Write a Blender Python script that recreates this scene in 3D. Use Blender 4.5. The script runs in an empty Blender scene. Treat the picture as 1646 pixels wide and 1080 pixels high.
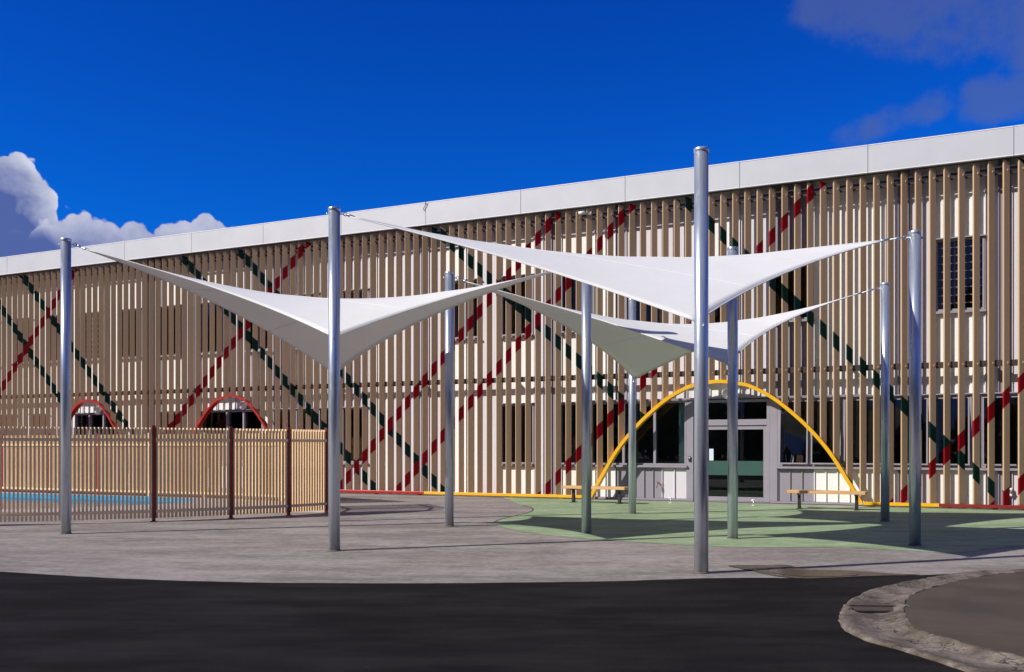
import bpy, bmesh, math, random
from mathutils import Vector, Matrix, noise
random.seed(7)
R = math.radians
scn = bpy.context.scene
col = scn.collection

# ---------------------------------------------------------------- camera
cam_d = bpy.data.cameras.new('camera')
cam = bpy.data.objects.new('camera', cam_d)
col.objects.link(cam)
cam.location = (0, 0, 1.5)
cam.rotation_euler = (R(90), 0, 0)
cam_d.sensor_width = 36
cam_d.lens = 36 * 1500 / 1646
cam_d.shift_y = 179 / 1646
cam_d.clip_end = 3000
scn.camera = cam
scn.view_settings.view_transform = 'Standard'
scn.view_settings.look = 'None'
scn.view_settings.exposure = 0.12
scn.view_settings.gamma = 1.0
scn.view_settings.use_curve_mapping = False

# ---------------------------------------------------------------- node helper
class NG:
    def __init__(s, tree):
        s.t = tree
    def n(s, typ, ins=None, **props):
        nd = s.t.nodes.new(typ)
        for k, v in props.items():
            setattr(nd, k, v)
        for k, v in (ins or {}).items():
            s.put(nd, k, v)
        return nd
    def put(s, nd, k, v):
        sock = nd.inputs[k]
        if isinstance(v, bpy.types.NodeSocket):
            s.t.links.new(v, sock)
        else:
            sock.default_value = v
    def m(s, op, a, b=None, c=None, clamp=False):
        nd = s.t.nodes.new('ShaderNodeMath')
        nd.operation = op
        nd.use_clamp = clamp
        for i, v in enumerate((a, b, c)):
            if v is not None:
                s.put(nd, i, v)
        return nd.outputs[0]
    def mr(s, v, a, b, c=0., d=1., smooth=True):
        nd = s.t.nodes.new('ShaderNodeMapRange')
        nd.interpolation_type = 'SMOOTHSTEP' if smooth else 'LINEAR'
        for i, x in enumerate((v, a, b, c, d)):
            s.put(nd, i, x)
        return nd.outputs[0]
    def mix(s, f, a, b, blend='MIX'):
        nd = s.t.nodes.new('ShaderNodeMix')
        nd.data_type = 'RGBA'
        nd.blend_type = blend
        s.put(nd, 0, f)
        s.put(nd, 6, a)
        s.put(nd, 7, b)
        return nd.outputs[2]
    def noise(s, vec, scale, detail=5, rough=.55, dim='3D', dist=0.):
        nd = s.t.nodes.new('ShaderNodeTexNoise')
        nd.noise_dimensions = dim
        if vec is not None:
            s.put(nd, 'Vector', vec)
        s.put(nd, 'Scale', scale)
        s.put(nd, 'Detail', detail)
        s.put(nd, 'Roughness', rough)
        s.put(nd, 'Distortion', dist)
        return nd.outputs[0]
    def mapping(s, vec, scale=(1, 1, 1), loc=(0, 0, 0), rot=(0, 0, 0)):
        return s.n('ShaderNodeMapping', {'Vector': vec, 'Scale': scale, 'Location': loc, 'Rotation': rot}).outputs[0]

def rgb(r, g, b):
    return (r, g, b, 1.0)

# ---------------------------------------------------------------- world
SUN_EL, SUN_AZ = R(35), R(70)          # direction the shadows run: 70 deg right of straight ahead
world = bpy.data.worlds.new('World')
scn.world = world
world.use_nodes = True
wt = world.node_tree
wt.nodes.clear()
g = NG(wt)
tc = g.n('ShaderNodeTexCoord').outputs['Generated']
sky = g.n('ShaderNodeTexSky')
sky.sky_type = 'NISHITA'
sky.sun_disc = False
sky.sun_elevation = SUN_EL
sky.sun_rotation = math.atan2(-math.sin(SUN_AZ), -math.cos(SUN_AZ))
sky.altitude = 0
sky.air_density = 1.0
sky.dust_density = 0.3
sky.ozone_density = 3.0
sep = g.n('ShaderNodeSeparateXYZ', {0: tc})
X, Y, Z = sep.outputs
az = g.m('MULTIPLY', g.m('ARCTAN2', X, Y), 57.29578)
el = g.m('MULTIPLY', g.m('ARCSINE', Z), 57.29578)
tsun = (-math.sin(SUN_AZ) * math.cos(SUN_EL), -math.cos(SUN_AZ) * math.cos(SUN_EL), math.sin(SUN_EL))
dotn = g.n('ShaderNodeVectorMath', {0: tc, 1: tsun}, operation='DOT_PRODUCT').outputs['Value']
# clear air is deepest at right angles to the sun and paler towards it, as through a polariser
pol = g.mr(g.m('ABSOLUTE', g.m('ADD', dotn, 0.05)), 0.45, 1.0, 1.0, 0.0)
tint = g.mix(pol, rgb(.28, .34, .50), rgb(.014, .50, 1.60))
clear = g.mix(1.0, sky.outputs[0], tint, 'MULTIPLY')
# higher up the blue deepens
deep = g.mr(el, 8, 30, 0, 1)
clear = g.mix(1.0, clear, g.mix(deep, rgb(1.0, .92, .92), rgb(1.0, .66, .84)), 'MULTIPLY')

def vor(scale, sm=.25):
    nd = g.n('ShaderNodeTexVoronoi', {'Vector': g.n('ShaderNodeVectorMath', {0: tc, 1: g.n('ShaderNodeVectorMath', {0: g.n('ShaderNodeTexNoise', {'Vector': tc, 'Scale': 16., 'Detail': 4.}).outputs['Color'], 1: (.035, .035, .035)}, operation='MULTIPLY').outputs[0]}, operation='ADD').outputs[0], 'Scale': scale}, feature='F1')
    return nd.outputs['Distance']
billow = g.m('ADD', vor(17.), g.m('ADD', g.m('MULTIPLY', vor(43.), .6), g.m('MULTIPLY', vor(95.), .25)))
def layer(base, mask, colr):
    return g.mix(mask, base, colr)
CL = 7.0   # cloud radiance scale before background strength
nb = g.noise(tc, 22, 10, .68)
nf = g.noise(tc, 5.0, 6, .55)
nd_ = g.noise(g.mapping(tc, (1, 1, 1.4)), 15, 9, .60, dist=.4)
# thin mauve veil patches (high and to the right, going on round the sky)
veil_n = g.noise(g.mapping(tc, (2.2, 2.2, 4.4), (.3, 1.7, .1)), 1.6, 6, .52)
reg = g.m('MULTIPLY', g.mr(az, 14.5, 19), g.mr(g.m('ADD', el, g.m('MULTIPLY', g.m('SUBTRACT', az, 17.6), .36)), 21.8, 24.6))
reg2 = g.m('MULTIPLY', g.mr(az, 24.6, 27), g.mr(g.m('ABSOLUTE', g.m('SUBTRACT', el, 18.3)), .5, 2.2, 1, 0))
reg3 = g.m('MULTIPLY', g.m('MULTIPLY', g.mr(az, 17.5, 20), g.mr(az, 24, 26.5, 1, 0)), g.mr(g.m('ABSOLUTE', g.m('SUBTRACT', el, g.m('ADD', 17.4, g.m('MULTIPLY', g.m('SUBTRACT', az, 20), .25)))), .2, 1.6, 1, 0))
vm = g.m('MAXIMUM', g.m('MAXIMUM', g.m('MULTIPLY', reg, 1.0), reg2), g.m('MULTIPLY', reg3, .75))
vmask = g.mr(g.m('ADD', g.m('MULTIPLY', g.m('SUBTRACT', g.noise(tc, 12, 8, .6), .5), 3.3), g.m('SUBTRACT', vm, .50)), -.10, .60, 0, .46)
vmask = g.m('MULTIPLY', vmask, g.mr(vm, .05, .45))
skyc = layer(clear, vmask, rgb(.16 * CL, .22 * CL, .46 * CL))
# scattered cumulus in the rest of the sky, out of the frame (behind and to the sides)
away = g.mr(g.m('ABSOLUTE', az), 40, 62)
cm = g.m('MULTIPLY', g.mr(g.noise(g.mapping(tc, (1.6, 1.6, 3.6), (4.2, .7, 2.2)), 1.5, 8, .55), .55, .62), away)
cshade = g.mr(nf, .3, .7)
skyc = layer(skyc, g.m('MULTIPLY', cm, .9), g.mix(cshade, rgb(.25 * CL, .27 * CL, .42 * CL), rgb(.80 * CL, .78 * CL, .84 * CL)))

def cumulus(base, pts, amp, bright, shade, depth, namp=1.0, soft=1.0):
    """heaped cloud whose top follows pts = [(azimuth, elevation)]"""
    cr = wt.nodes.new('ShaderNodeFloatCurve')
    a0, a1, e1 = -62., -8., 30.
    cv = cr.mapping.curves[0]
    pp = [((a - a0) / (a1 - a0), e / e1) for a, e in pts]
    cv.points[0].location = pp[0]
    cv.points[1].location = pp[-1]
    for p in pp[1:-1]:
        cv.points.new(*p)
    cr.mapping.update()
    wt.links.new(g.mr(az, a0, a1, 0, 1, False), cr.inputs['Value'])
    top = g.m('MULTIPLY', cr.outputs[0], e1)
    top = g.m('ADD', top, g.m('MULTIPLY', g.m('SUBTRACT', nb, .5), amp * .55))
    top = g.m('ADD', top, g.m('MULTIPLY', g.m('SUBTRACT', .72, billow), amp * 1.3))
    dd = g.m('SUBTRACT', top, el)                     # degrees below the top
    mask = g.mr(dd, -.06 * soft, .20 * soft)
    billb = g.m('MULTIPLY', g.m('SUBTRACT', .72, billow), 1.5 * namp)
    lum = g.m('ADD', g.mr(dd, 0.0, depth, 1.0, 0.0), g.m('MULTIPLY', g.m('SUBTRACT', nd_, .5), 2.6 * namp))
    lum = g.m('ADD', lum, g.m('MULTIPLY', g.m('SUBTRACT', g.noise(tc, 30, 6, .6), .5), .7 * namp))
    lum = g.mr(g.m('ADD', lum, billb), .0, 1.22, 0, 1, False)
    c = g.mix(lum, shade, bright)
    return layer(base, mask, c)
sh1 = rgb(.13 * CL, .20 * CL, .58 * CL)
br1 = rgb(1.02 * CL, 1.06 * CL, 1.26 * CL)
skyc = cumulus(skyc, [(-62, 10), (-50, 14), (-40, 17), (-33, 16.2), (-28.9, 15.9), (-28.0, 15.9), (-27.0, 15.0), (-26.3, 14.4), (-25.9, 13.4), (-25.6, 11), (-25, 7), (-8, 0)], 2.1, br1, sh1, 3.0, .8)
skyc = cumulus(skyc, [(-62, 1), (-30, 5), (-27.2, 12.2), (-26.3, 13.2), (-25, 13.55), (-22.5, 13.25), (-20.9, 13.4), (-19.2, 13.6), (-17.8, 13.7), (-16.4, 13.2), (-15.4, 11.5), (-13, 4), (-8, 0)], 1.9, rgb(.96 * CL, .99 * CL, 1.22 * CL), rgb(.20 * CL, .27 * CL, .64 * CL), 2.8, .65)
skyc = cumulus(skyc, [(-62, 12), (-28, 12.2), (-26.4, 12.3), (-25.2, 11.9), (-24, 11.1), (-22.5, 10.2), (-20, 8), (-8, 0)], .9, sh1, sh1, 3.0, .4, 5.0)
bg = g.n('ShaderNodeBackground', {'Color': skyc, 'Strength': 0.085})
wo = g.n('ShaderNodeOutputWorld')
wt.links.new(bg.outputs[0], wo.inputs[0])

# ---------------------------------------------------------------- sun
sd = bpy.data.lights.new('sun', 'SUN')
sd.energy = 5.0
sd.angle = R(.53)
sd.color = (1.0, .955, .88)
sun = bpy.data.objects.new('sun', sd)
col.objects.link(sun)
sun.rotation_euler = Vector((-tsun[0], -tsun[1], -tsun[2])).to_track_quat('-Z', 'Y').to_euler()

# ---------------------------------------------------------------- object helpers
def tag(o, label=None, cat=None, group=None, kind=None):
    if label: o['label'] = label
    if cat: o['category'] = cat
    if group: o['group'] = group
    if kind: o['kind'] = kind
    return o

def empty(name, loc=(0, 0, 0), rz=0.0):
    o = bpy.data.objects.new(name, None)
    o.empty_display_size = .2
    o.location = loc
    o.rotation_euler = (0, 0, rz)
    col.objects.link(o)
    return o

class MB:
    def __init__(s):
        s.v = []; s.f = []; s.mi = []; s.sm = []
    def add(s, vs, fs, mi=0, smooth=False):
        o = len(s.v)
        s.v += [tuple(v) for v in vs]
        for f in fs:
            s.f.append(tuple(i + o for i in f)); s.mi.append(mi); s.sm.append(smooth)
    def box(s, x0, y0, z0, x1, y1, z1, mi=0):
        vs = [(x0, y0, z0), (x1, y0, z0), (x1, y1, z0), (x0, y1, z0), (x0, y0, z1), (x1, y0, z1), (x1, y1, z1), (x0, y1, z1)]
        s.add(vs, [(0, 3, 2, 1), (4, 5, 6, 7), (0, 1, 5, 4), (1, 2, 6, 5), (2, 3, 7, 6), (3, 0, 4, 7)], mi)
    def obox(s, cx, cy, w, d, z0, z1, ang, mi=0, z1b=None):
        ca, sa = math.cos(ang), math.sin(ang)
        q = [(-w / 2, -d / 2), (w / 2, -d / 2), (w / 2, d / 2), (-w / 2, d / 2)]
        p = [(cx + a * ca - b * sa, cy + a * sa + b * ca) for a, b in q]
        s.add([(x, y, z0) for x, y in p] + [(x, y, z1) for x, y in p],
              [(0, 3, 2, 1), (4, 5, 6, 7), (0, 1, 5, 4), (1, 2, 6, 5), (2, 3, 7, 6), (3, 0, 4, 7)], mi)
    def prism(s, poly, z0, z1, mi=0):
        n = len(poly)
        vs = [(x, y, z0) for x, y in poly] + [(x, y, z1) for x, y in poly]
        fs = [tuple(range(n - 1, -1, -1)), tuple(range(n, 2 * n))]
        fs += [(i, (i + 1) % n, n + (i + 1) % n, n + i) for i in range(n)]
        s.add(vs, fs, mi)
    def tube(s, path, r, n=12, mi=0, caps=True, smooth=True):
        path = [Vector(p) for p in path]
        rs = r if isinstance(r, (list, tuple)) else [r] * len(path)
        o = len(s.v); up = None
        for i, p in enumerate(path):
            if i == 0: d = path[1] - p
            elif i == len(path) - 1: d = p - path[i - 1]
            else: d = path[i + 1] - path[i - 1]
            d.normalize()
            if up is None:
                up = Vector((0, 0, 1)) if abs(d.z) < .9 else Vector((1, 0, 0))
            a = d.cross(up).normalized(); b = a.cross(d).normalized(); up = b
            for k in range(n):
                t = 2 * math.pi * k / n
                s.v.append(tuple(p + a * (math.cos(t) * rs[i]) + b * (math.sin(t) * rs[i])))
        for i in range(len(path) - 1):
            for k in range(n):
                k2 = (k + 1) % n
                s.f.append((o + i * n + k, o + i * n + k2, o + (i + 1) * n + k2, o + (i + 1) * n + k)); s.mi.append(mi); s.sm.append(smooth)
        if caps:
            s.f.append(tuple(o + k for k in range(n - 1, -1, -1))); s.mi.append(mi); s.sm.append(False)
            e = o + (len(path) - 1) * n
            s.f.append(tuple(e + k for k in range(n))); s.mi.append(mi); s.sm.append(False)
    def mesh(s, name, mats):
        me = bpy.data.meshes.new(name)
        me.from_pydata(s.v, [], s.f)
        for m in (mats if isinstance(mats, (list, tuple)) else [mats]):
            me.materials.append(m)
        me.polygons.foreach_set('material_index', s.mi)
        me.polygons.foreach_set('use_smooth', s.sm)
        me.validate(); me.update()
        return me
    def build(s, name, mats, parent=None, bevel=0.0):
        me = s.mesh(name, mats)
        bm = bmesh.new(); bm.from_mesh(me)
        bmesh.ops.recalc_face_normals(bm, faces=bm.faces)
        bm.to_mesh(me); bm.free()
        o = link(name, me, parent)
        if bevel:
            b = o.modifiers.new('bevel', 'BEVEL'); b.width = bevel; b.segments = 2; b.limit_method = 'ANGLE'
        return o

def link(name, me, parent=None, loc=(0, 0, 0)):
    o = bpy.data.objects.new(name, me)
    o.parent = parent
    o.location = loc
    col.objects.link(o)
    return o

# ---------------------------------------------------------------- materials
def mat(name, base, rough=.6, metal=0.0, spec=.5, var=.12, scale=3.0, bump=0.0, bscale=40, stretch=(1, 1, 1)):
    m = bpy.data.materials.new(name); m.use_nodes = True
    t = m.node_tree; t.nodes.clear(); q = NG(t)
    oc = q.n('ShaderNodeTexCoord').outputs['Object']
    mp = q.mapping(oc, stretch)
    n1 = q.noise(mp, scale, 6, .6)
    c = q.mix(q.mr(n1, .25, .75), rgb(*[x * (1 - var) for x in base]), rgb(*[min(1, x * (1 + var)) for x in base]))
    bs = q.n('ShaderNodeBsdfPrincipled', {'Base Color': c, 'Metallic': metal, 'Specular IOR Level': spec,
                                          'Roughness': q.mr(n1, .2, .8, rough * .88, min(1, rough * 1.12))})
    if bump:
        bn = q.n('ShaderNodeBump', {'Strength': bump, 'Distance': .01, 'Height': q.noise(mp, bscale, 4, .6)})
        q.put(bs, 'Normal', bn.outputs[0])
    ou = q.n('ShaderNodeOutputMaterial'); t.links.new(bs.outputs[0], ou.inputs[0])
    return m

M = {}
M['white_clad'] = mat('white_cladding', (.80, .795, .77), .45, var=.04, stretch=(1, 1, .15))
M['pale_clad'] = mat('pale_grey_cladding', (.64, .61, .65), .45, var=.05, stretch=(1, 1, .15))
M['grey_clad'] = mat('mid_grey_cladding', (.27, .25, .29), .45, var=.05, stretch=(1, 1, .15))
M['substrate'] = mat('wall_lining', (.12, .11, .12), .9)
M['frame'] = mat('window_frame_metal', (.30, .275, .32), .4, spec=.5, var=.04)
M['frame_white'] = mat('white_seal', (.7, .7, .72), .5, var=.04)
M['fascia'] = mat('fascia_aluminium', (.56, .565, .60), .42, var=.025, scale=1.2)
M['flash'] = mat('fascia_edge_trim', (.80, .80, .84), .4, var=.03)
M['soffit'] = mat('soffit_lining', (.22, .21, .20), .8)
M['roof'] = mat('roof_sheet', (.45, .46, .48), .5)
M['steel_brown'] = mat('dark_bronze_steel', (.045, .028, .022), .5, var=.15)
M['rail_light'] = mat('galvanised_tube', (.42, .40, .40), .45, .3)
M['yellow'] = mat('yellow_paint', (.80, .42, .008), .38, var=.06, scale=5)
M['red'] = mat('red_paint', (.40, .012, .006), .38, var=.08, scale=5)
M['dark_red'] = mat('dark_red_paint', (.22, .02, .014), .42, var=.12, scale=5)
M['bench_wood'] = mat('bench_timber', (.62, .36, .15), .6, var=.18, scale=6, stretch=(.6, 12, 12), bump=.15, bscale=20)
M['black_metal'] = mat('black_steel', (.02, .018, .018), .45)
M['fence'] = mat('tan_fence_paint', (.84, .62, .37), .5, var=.08, scale=4, stretch=(1, 1, .4))
M['fence_rail'] = mat('brown_fence_paint', (.26, .17, .085), .55, var=.1)
M['interior'] = mat('interior_plaster', (.52, .50, .52), .9)
M['interior_floor'] = mat('interior_carpet', (.20, .19, .19), .95)
M['teal'] = mat('teal_film', (.030, .085, .070), .5, var=.03)
M['paper'] = mat('paper', (.62, .72, .80), .8, var=.03)
M['white_plastic'] = mat('white_plastic', (.88, .88, .90), .35, var=.02)
M['brass'] = mat('brass', (.35, .16, .08), .4, .8)
M['chrome'] = mat('brushed_steel', (.75, .73, .68), .3, .9, var=.03)
M['mint'] = mat('mint_paint', (.42, .62, .55), .6, var=.04)
M['tan_box'] = mat('orange_board', (.62, .33, .16), .7)
M['book'] = mat('book_cover', (.45, .47, .52), .7)
M['pool_wall'] = mat('cyan_pool_liner', (.03, .40, .72), .3, var=.05)
M['rust'] = mat('rusty_steel', (.07, .045, .035), .7, var=.3, scale=20, bump=.3)

def galv():
    m = bpy.data.materials.new('galvanised_steel'); m.use_nodes = True
    t = m.node_tree; t.nodes.clear(); q = NG(t)
    oc = q.n('ShaderNodeTexCoord').outputs['Object']
    rnd = q.n('ShaderNodeObjectInfo').outputs['Random']
    off = q.n('ShaderNodeVectorMath', {0: oc, 1: q.n('ShaderNodeCombineXYZ', {0: q.m('MULTIPLY', rnd, 31.), 1: 0., 2: q.m('MULTIPLY', rnd, 17.)}).outputs[0]}, operation='ADD').outputs[0]
    sp = q.n('ShaderNodeTexVoronoi', {'Vector': q.mapping(off, (1, 1, .5)), 'Scale': 38.})
    st = q.noise(q.mapping(off, (9, 9, .45)), 2.2, 7, .6)
    patch = q.noise(q.mapping(off, (2, 2, .8)), 2.5, 6, .6)
    c = q.mix(q.mr(st, .3, .7), rgb(.44, .50, .60), rgb(.62, .68, .78))
    c = q.mix(q.m('MULTIPLY', sp.outputs['Color'], .12), c, rgb(.75, .77, .80))
    z = q.n('ShaderNodeSeparateXYZ', {0: oc}).outputs[2]
    low = q.m('MULTIPLY', q.mr(z, 0, .55, 1, 0), q.mr(patch, .35, .6))
    c = q.mix(q.m('MULTIPLY', low, .6), c, rgb(.60, .60, .58))
    ox = q.mr(patch, .60, .68, 0, .55)
    c = q.mix(ox, c, rgb(.45, .45, .44))
    rough = q.m('ADD', q.mr(st, .2, .8, .24, .38), q.m('MULTIPLY', q.m('MAXIMUM', ox, low), .22))
    bs = q.n('ShaderNodeBsdfPrincipled', {'Base Color': c, 'Metallic': .70, 'Roughness': rough})
    bn = q.n('ShaderNodeBump', {'Strength': .06, 'Distance': .01, 'Height': st})
    q.put(bs, 'Normal', bn.outputs[0])
    ou = q.n('ShaderNodeOutputMaterial'); t.links.new(bs.outputs[0], ou.inputs[0])
    return m
M['galv'] = galv()

def sailmat():
    m = bpy.data.materials.new('sail_fabric'); m.use_nodes = True
    t = m.node_tree; t.nodes.clear(); q = NG(t)
    oc = q.n('ShaderNodeTexCoord').outputs['Object']
    n1 = q.noise(oc, 1.1, 5, .6)
    c = q.mix(q.mr(n1, .3, .7), rgb(.88, .88, .88), rgb(.92, .92, .92))
    weave = q.noise(q.mapping(oc, (1, 1, 1)), 260, 2, .5)
    bn = q.n('ShaderNodeBump', {'Strength': .3, 'Distance': .003, 'Height': weave})
    bn2 = q.n('ShaderNodeBump', {'Strength': .25, 'Distance': .03, 'Height': q.noise(oc, 1.6, 3, .5), 'Normal': bn.outputs[0]})
    d = q.n('ShaderNodeBsdfPrincipled', {'Base Color': c, 'Roughness': .75, 'Specular IOR Level': .15, 'Normal': bn2.outputs[0]})
    tr = q.n('ShaderNodeBsdfTranslucent', {'Color': rgb(.80, .76, .72)})
    mx = q.n('ShaderNodeMixShader', {0: .24, 1: d.outputs[0], 2: tr.outputs[0]})
    ou = q.n('ShaderNodeOutputMaterial'); t.links.new(mx.outputs[0], ou.inputs[0])
    return m
M['sail'] = sailmat()

def glassmat(name, trans=.42, tcol=(.84, .88, .90)):
    m = bpy.data.materials.new(name); m.use_nodes = True
    t = m.node_tree; t.nodes.clear(); q = NG(t)
    fr = q.n('ShaderNodeFresnel', {'IOR': 1.55}).outputs[0]
    oc = q.n('ShaderNodeTexCoord').outputs['Object']
    bn = q.n('ShaderNodeBump', {'Strength': .02, 'Distance': .02, 'Height': q.noise(oc, 1.1, 2, .5)})
    tr = q.n('ShaderNodeBsdfTransparent', {'Color': rgb(*[x * trans for x in tcol])})
    gl = q.n('ShaderNodeBsdfGlossy', {'Color': rgb(.9, .92, .95), 'Roughness': .015, 'Normal': bn.outputs[0]})
    f2 = q.m('MULTIPLY', fr, .9, clamp=True)
    mx = q.n('ShaderNodeMixShader', {0: f2, 1: tr.outputs[0], 2: gl.outputs[0]})
    ou = q.n('ShaderNodeOutputMaterial'); t.links.new(mx.outputs[0], ou.inputs[0])
    return m
M['glass'] = glassmat('tinted_window_glass', .92)

# ---------------------------------------------------------------- the facade frame (t along the wall, d into the building, z up)
PHI = math.atan2(.427358, .904083)
C_, S_ = math.cos(PHI), math.sin(PHI)
BO = Vector((0, 27.8, 0))
def fw(t, d, z=0.0):
    return Vector((t * C_ + d * S_, 27.8 - t * S_ + d * C_, z))
building = empty('school_building', BO, -PHI)
tag(building, 'long two storey building screened by tan vertical slats with red and green diagonal stripes', 'building')

LINES = {'red': [(1.063, -26.19), (1.009, -15.64), (1.056, -6.29), (1.062, -4.00), (1.053, .98), (1.060, 10.58), (1.05, 12.83)],
         'green': [(-1.10, -16.30), (-1.059, -13.69), (-.998, -4.79), (-1.012, -2.32), (-.90, 6.45), (-1.037, 13.13), (-1.05, 21.30)]}
def slatmat():
    m = bpy.data.materials.new('striped_slat_paint'); m.use_nodes = True
    t = m.node_tree; t.nodes.clear(); q = NG(t)
    tcn = q.n('ShaderNodeTexCoord'); tcn.object = building
    oc = tcn.outputs['Object']
    sp = q.n('ShaderNodeSeparateXYZ', {0: oc}).outputs
    T, D, Zz = sp
    def mask(lines):
        acc = None
        for b, t0 in lines:
            dd = q.m('ABSOLUTE', q.m('SUBTRACT', q.m('SUBTRACT', Zz, .1), q.m('MULTIPLY', q.m('SUBTRACT', T, t0), b)))
            k = q.mr(dd, .197, .200, 1, 0, False)
            acc = k if acc is None else q.m('MAXIMUM', acc, k)
        return acc
    n1 = q.noise(q.mapping(oc, (6, 6, .35)), 2.0, 6, .6)
    rnd = q.n('ShaderNodeObjectInfo').outputs['Random']
    tan = q.mix(q.m('ADD', q.m('MULTIPLY', rnd, .6), q.m('MULTIPLY', n1, .4)), rgb(.43, .290, .172), rgb(.54, .375, .232))
    tan = q.mix(q.mr(q.noise(q.mapping(oc, (30, 30, .5)), 1.5, 5, .6), .55, .75, 0, .35), tan, rgb(.40, .28, .19))
    dirt = q.mr(q.m('ADD', Zz, q.m('MULTIPLY', n1, .5)), .15, .75, .25, 0)
    c = q.mix(dirt, tan, rgb(.30, .21, .14))
    c = q.mix(mask(LINES['green']), c, q.mix(n1, rgb(.003, .020, .013), rgb(.005, .027, .017)))
    c = q.mix(mask(LINES['red']), c, q.mix(n1, rgb(.22, .002, .006), rgb(.27, .003, .008)))
    bs = q.n('ShaderNodeBsdfPrincipled', {'Base Color': c, 'Roughness': .65, 'Specular IOR Level': .10})
    bn = q.n('ShaderNodeBump', {'Strength': .05, 'Distance': .01, 'Height': q.noise(q.mapping(oc, (40, 40, 1.2)), 3, 4, .6)})
    q.put(bs, 'Normal', bn.outputs[0])
    ou = q.n('ShaderNodeOutputMaterial'); t.links.new(bs.outputs[0], ou.inputs[0])
    return m
M['slat'] = slatmat()

# ---------------------------------------------------------------- ground materials
def groundmat(name, fn, spec=.3):
    m = bpy.data.materials.new(name); m.use_nodes = True
    t = m.node_tree; t.nodes.clear(); q = NG(t)
    oc = q.n('ShaderNodeTexCoord').outputs['Object']
    c, rough, h, bs_ = fn(q, oc)
    bs = q.n('ShaderNodeBsdfPrincipled', {'Base Color': c, 'Roughness': rough, 'Specular IOR Level': spec})
    bn = q.n('ShaderNodeBump', {'Strength': bs_, 'Distance': .01, 'Height': h})
    q.put(bs, 'Normal', bn.outputs[0])
    ou = q.n('ShaderNodeOutputMaterial'); t.links.new(bs.outputs[0], ou.inputs[0])
    return m
def f_conc(q, oc):
    a = q.noise(q.mapping(oc, (.35, 1.1, 1)), 1.0, 8, .62)
    b = q.noise(q.mapping(oc, (1.0, 2.0, 1), rot=(0, 0, .08)), 2.2, 7, .65)
    f = q.noise(oc, 160, 3, .6)
    mid = q.noise(oc, 9, 6, .7)
    v = q.m('ADD', q.m('ADD', q.m('MULTIPLY', a, .40), q.m('MULTIPLY', b, .30)), q.m('MULTIPLY', mid, .30))
    c = q.mix(q.mr(v, .40, .61), rgb(.155, .130, .118), rgb(.335, .300, .280))
    c = q.mix(q.m('MULTIPLY', q.mr(f, .35, .75), .35), c, rgb(.36, .33, .31))
    # dark scuffs and ochre rust stains
    sc = q.mr(q.noise(q.mapping(oc, (1.0, 4.5, 1), (3, 5, 0)), 1.7, 7, .7), .64, .74, 0, .4)
    c = q.mix(sc, c, rgb(.10, .08, .07))
    oc2 = q.mr(q.noise(q.mapping(oc, (.5, 1.6, 1), (9, 2, 0)), .9, 6, .6), .66, .76, 0, .4)
    c = q.mix(oc2, c, rgb(.34, .19, .06))
    bl = q.mr(q.noise(oc, 3.1, 2, .5), .74, .76, 0, .3)
    c = q.mix(bl, c, rgb(.42, .40, .40))
    return c, q.mr(v, .3, .7, .85, .7), q.m('ADD', q.m('MULTIPLY', f, .4), q.m('MULTIPLY', mid, .8)), .35
M['concrete'] = groundmat('brushed_concrete', f_conc)
def f_asph(q, oc):
    a = q.noise(q.mapping(oc, (.5, 1.3, 1)), 1.1, 7, .62)
    f = q.noise(oc, 230, 3, .7)
    sp = q.n('ShaderNodeTexVoronoi', {'Vector': oc, 'Scale': 120.}).outputs['Distance']
    c = q.mix(q.mr(a, .35, .68), rgb(.0085, .0074, .0078), rgb(.0195, .0168, .0172))
    c = q.mix(q.m('MULTIPLY', q.mr(f, .5, .8), .5), c, rgb(.05, .046, .046))
    c = q.mix(q.mr(q.noise(oc, 21, 2, .5), .76, .79, 0, .6), c, rgb(.11, .10, .10))
    return c, q.mr(a, .3, .7, .92, .70), q.m('ADD', sp, q.m('MULTIPLY', f, .6)), .5
M['asphalt'] = groundmat('fine_asphalt', f_asph, .08)
def f_green(q, oc):
    a = q.noise(q.mapping(oc, (.5, 1.4, 1)), 1.1, 8, .62)
    b = q.noise(q.mapping(oc, (1.2, 4.5, 1), rot=(0, 0, .15)), 2.4, 7, .7)
    f = q.noise(oc, 150, 3, .6)
    v = q.m('ADD', q.m('MULTIPLY', a, .5), q.m('MULTIPLY', b, .5))
    c = q.mix(q.mr(v, .36, .64), rgb(.160, .235, .115), rgb(.350, .435, .275))
    c = q.mix(q.mr(q.noise(q.mapping(oc, (1.1, 3, 1), (7, 1, 0)), 1.3, 6, .65), .55, .68, 0, .6), c, rgb(.38, .48, .36))
    c = q.mix(q.m('MULTIPLY', q.mr(f, .4, .8), .2), c, rgb(.30, .38, .28))
    # worn through to concrete here and there
    w = q.mr(q.noise(oc, 5.5, 8, .75), .70, .76, 0, .7)
    c = q.mix(w, c, rgb(.30, .27, .24))
    return c, .75, q.m('ADD', q.m('MULTIPLY', f, .5), q.m('MULTIPLY', b, .5)), .3
M['green'] = groundmat('worn_green_paint', f_green)
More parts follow.
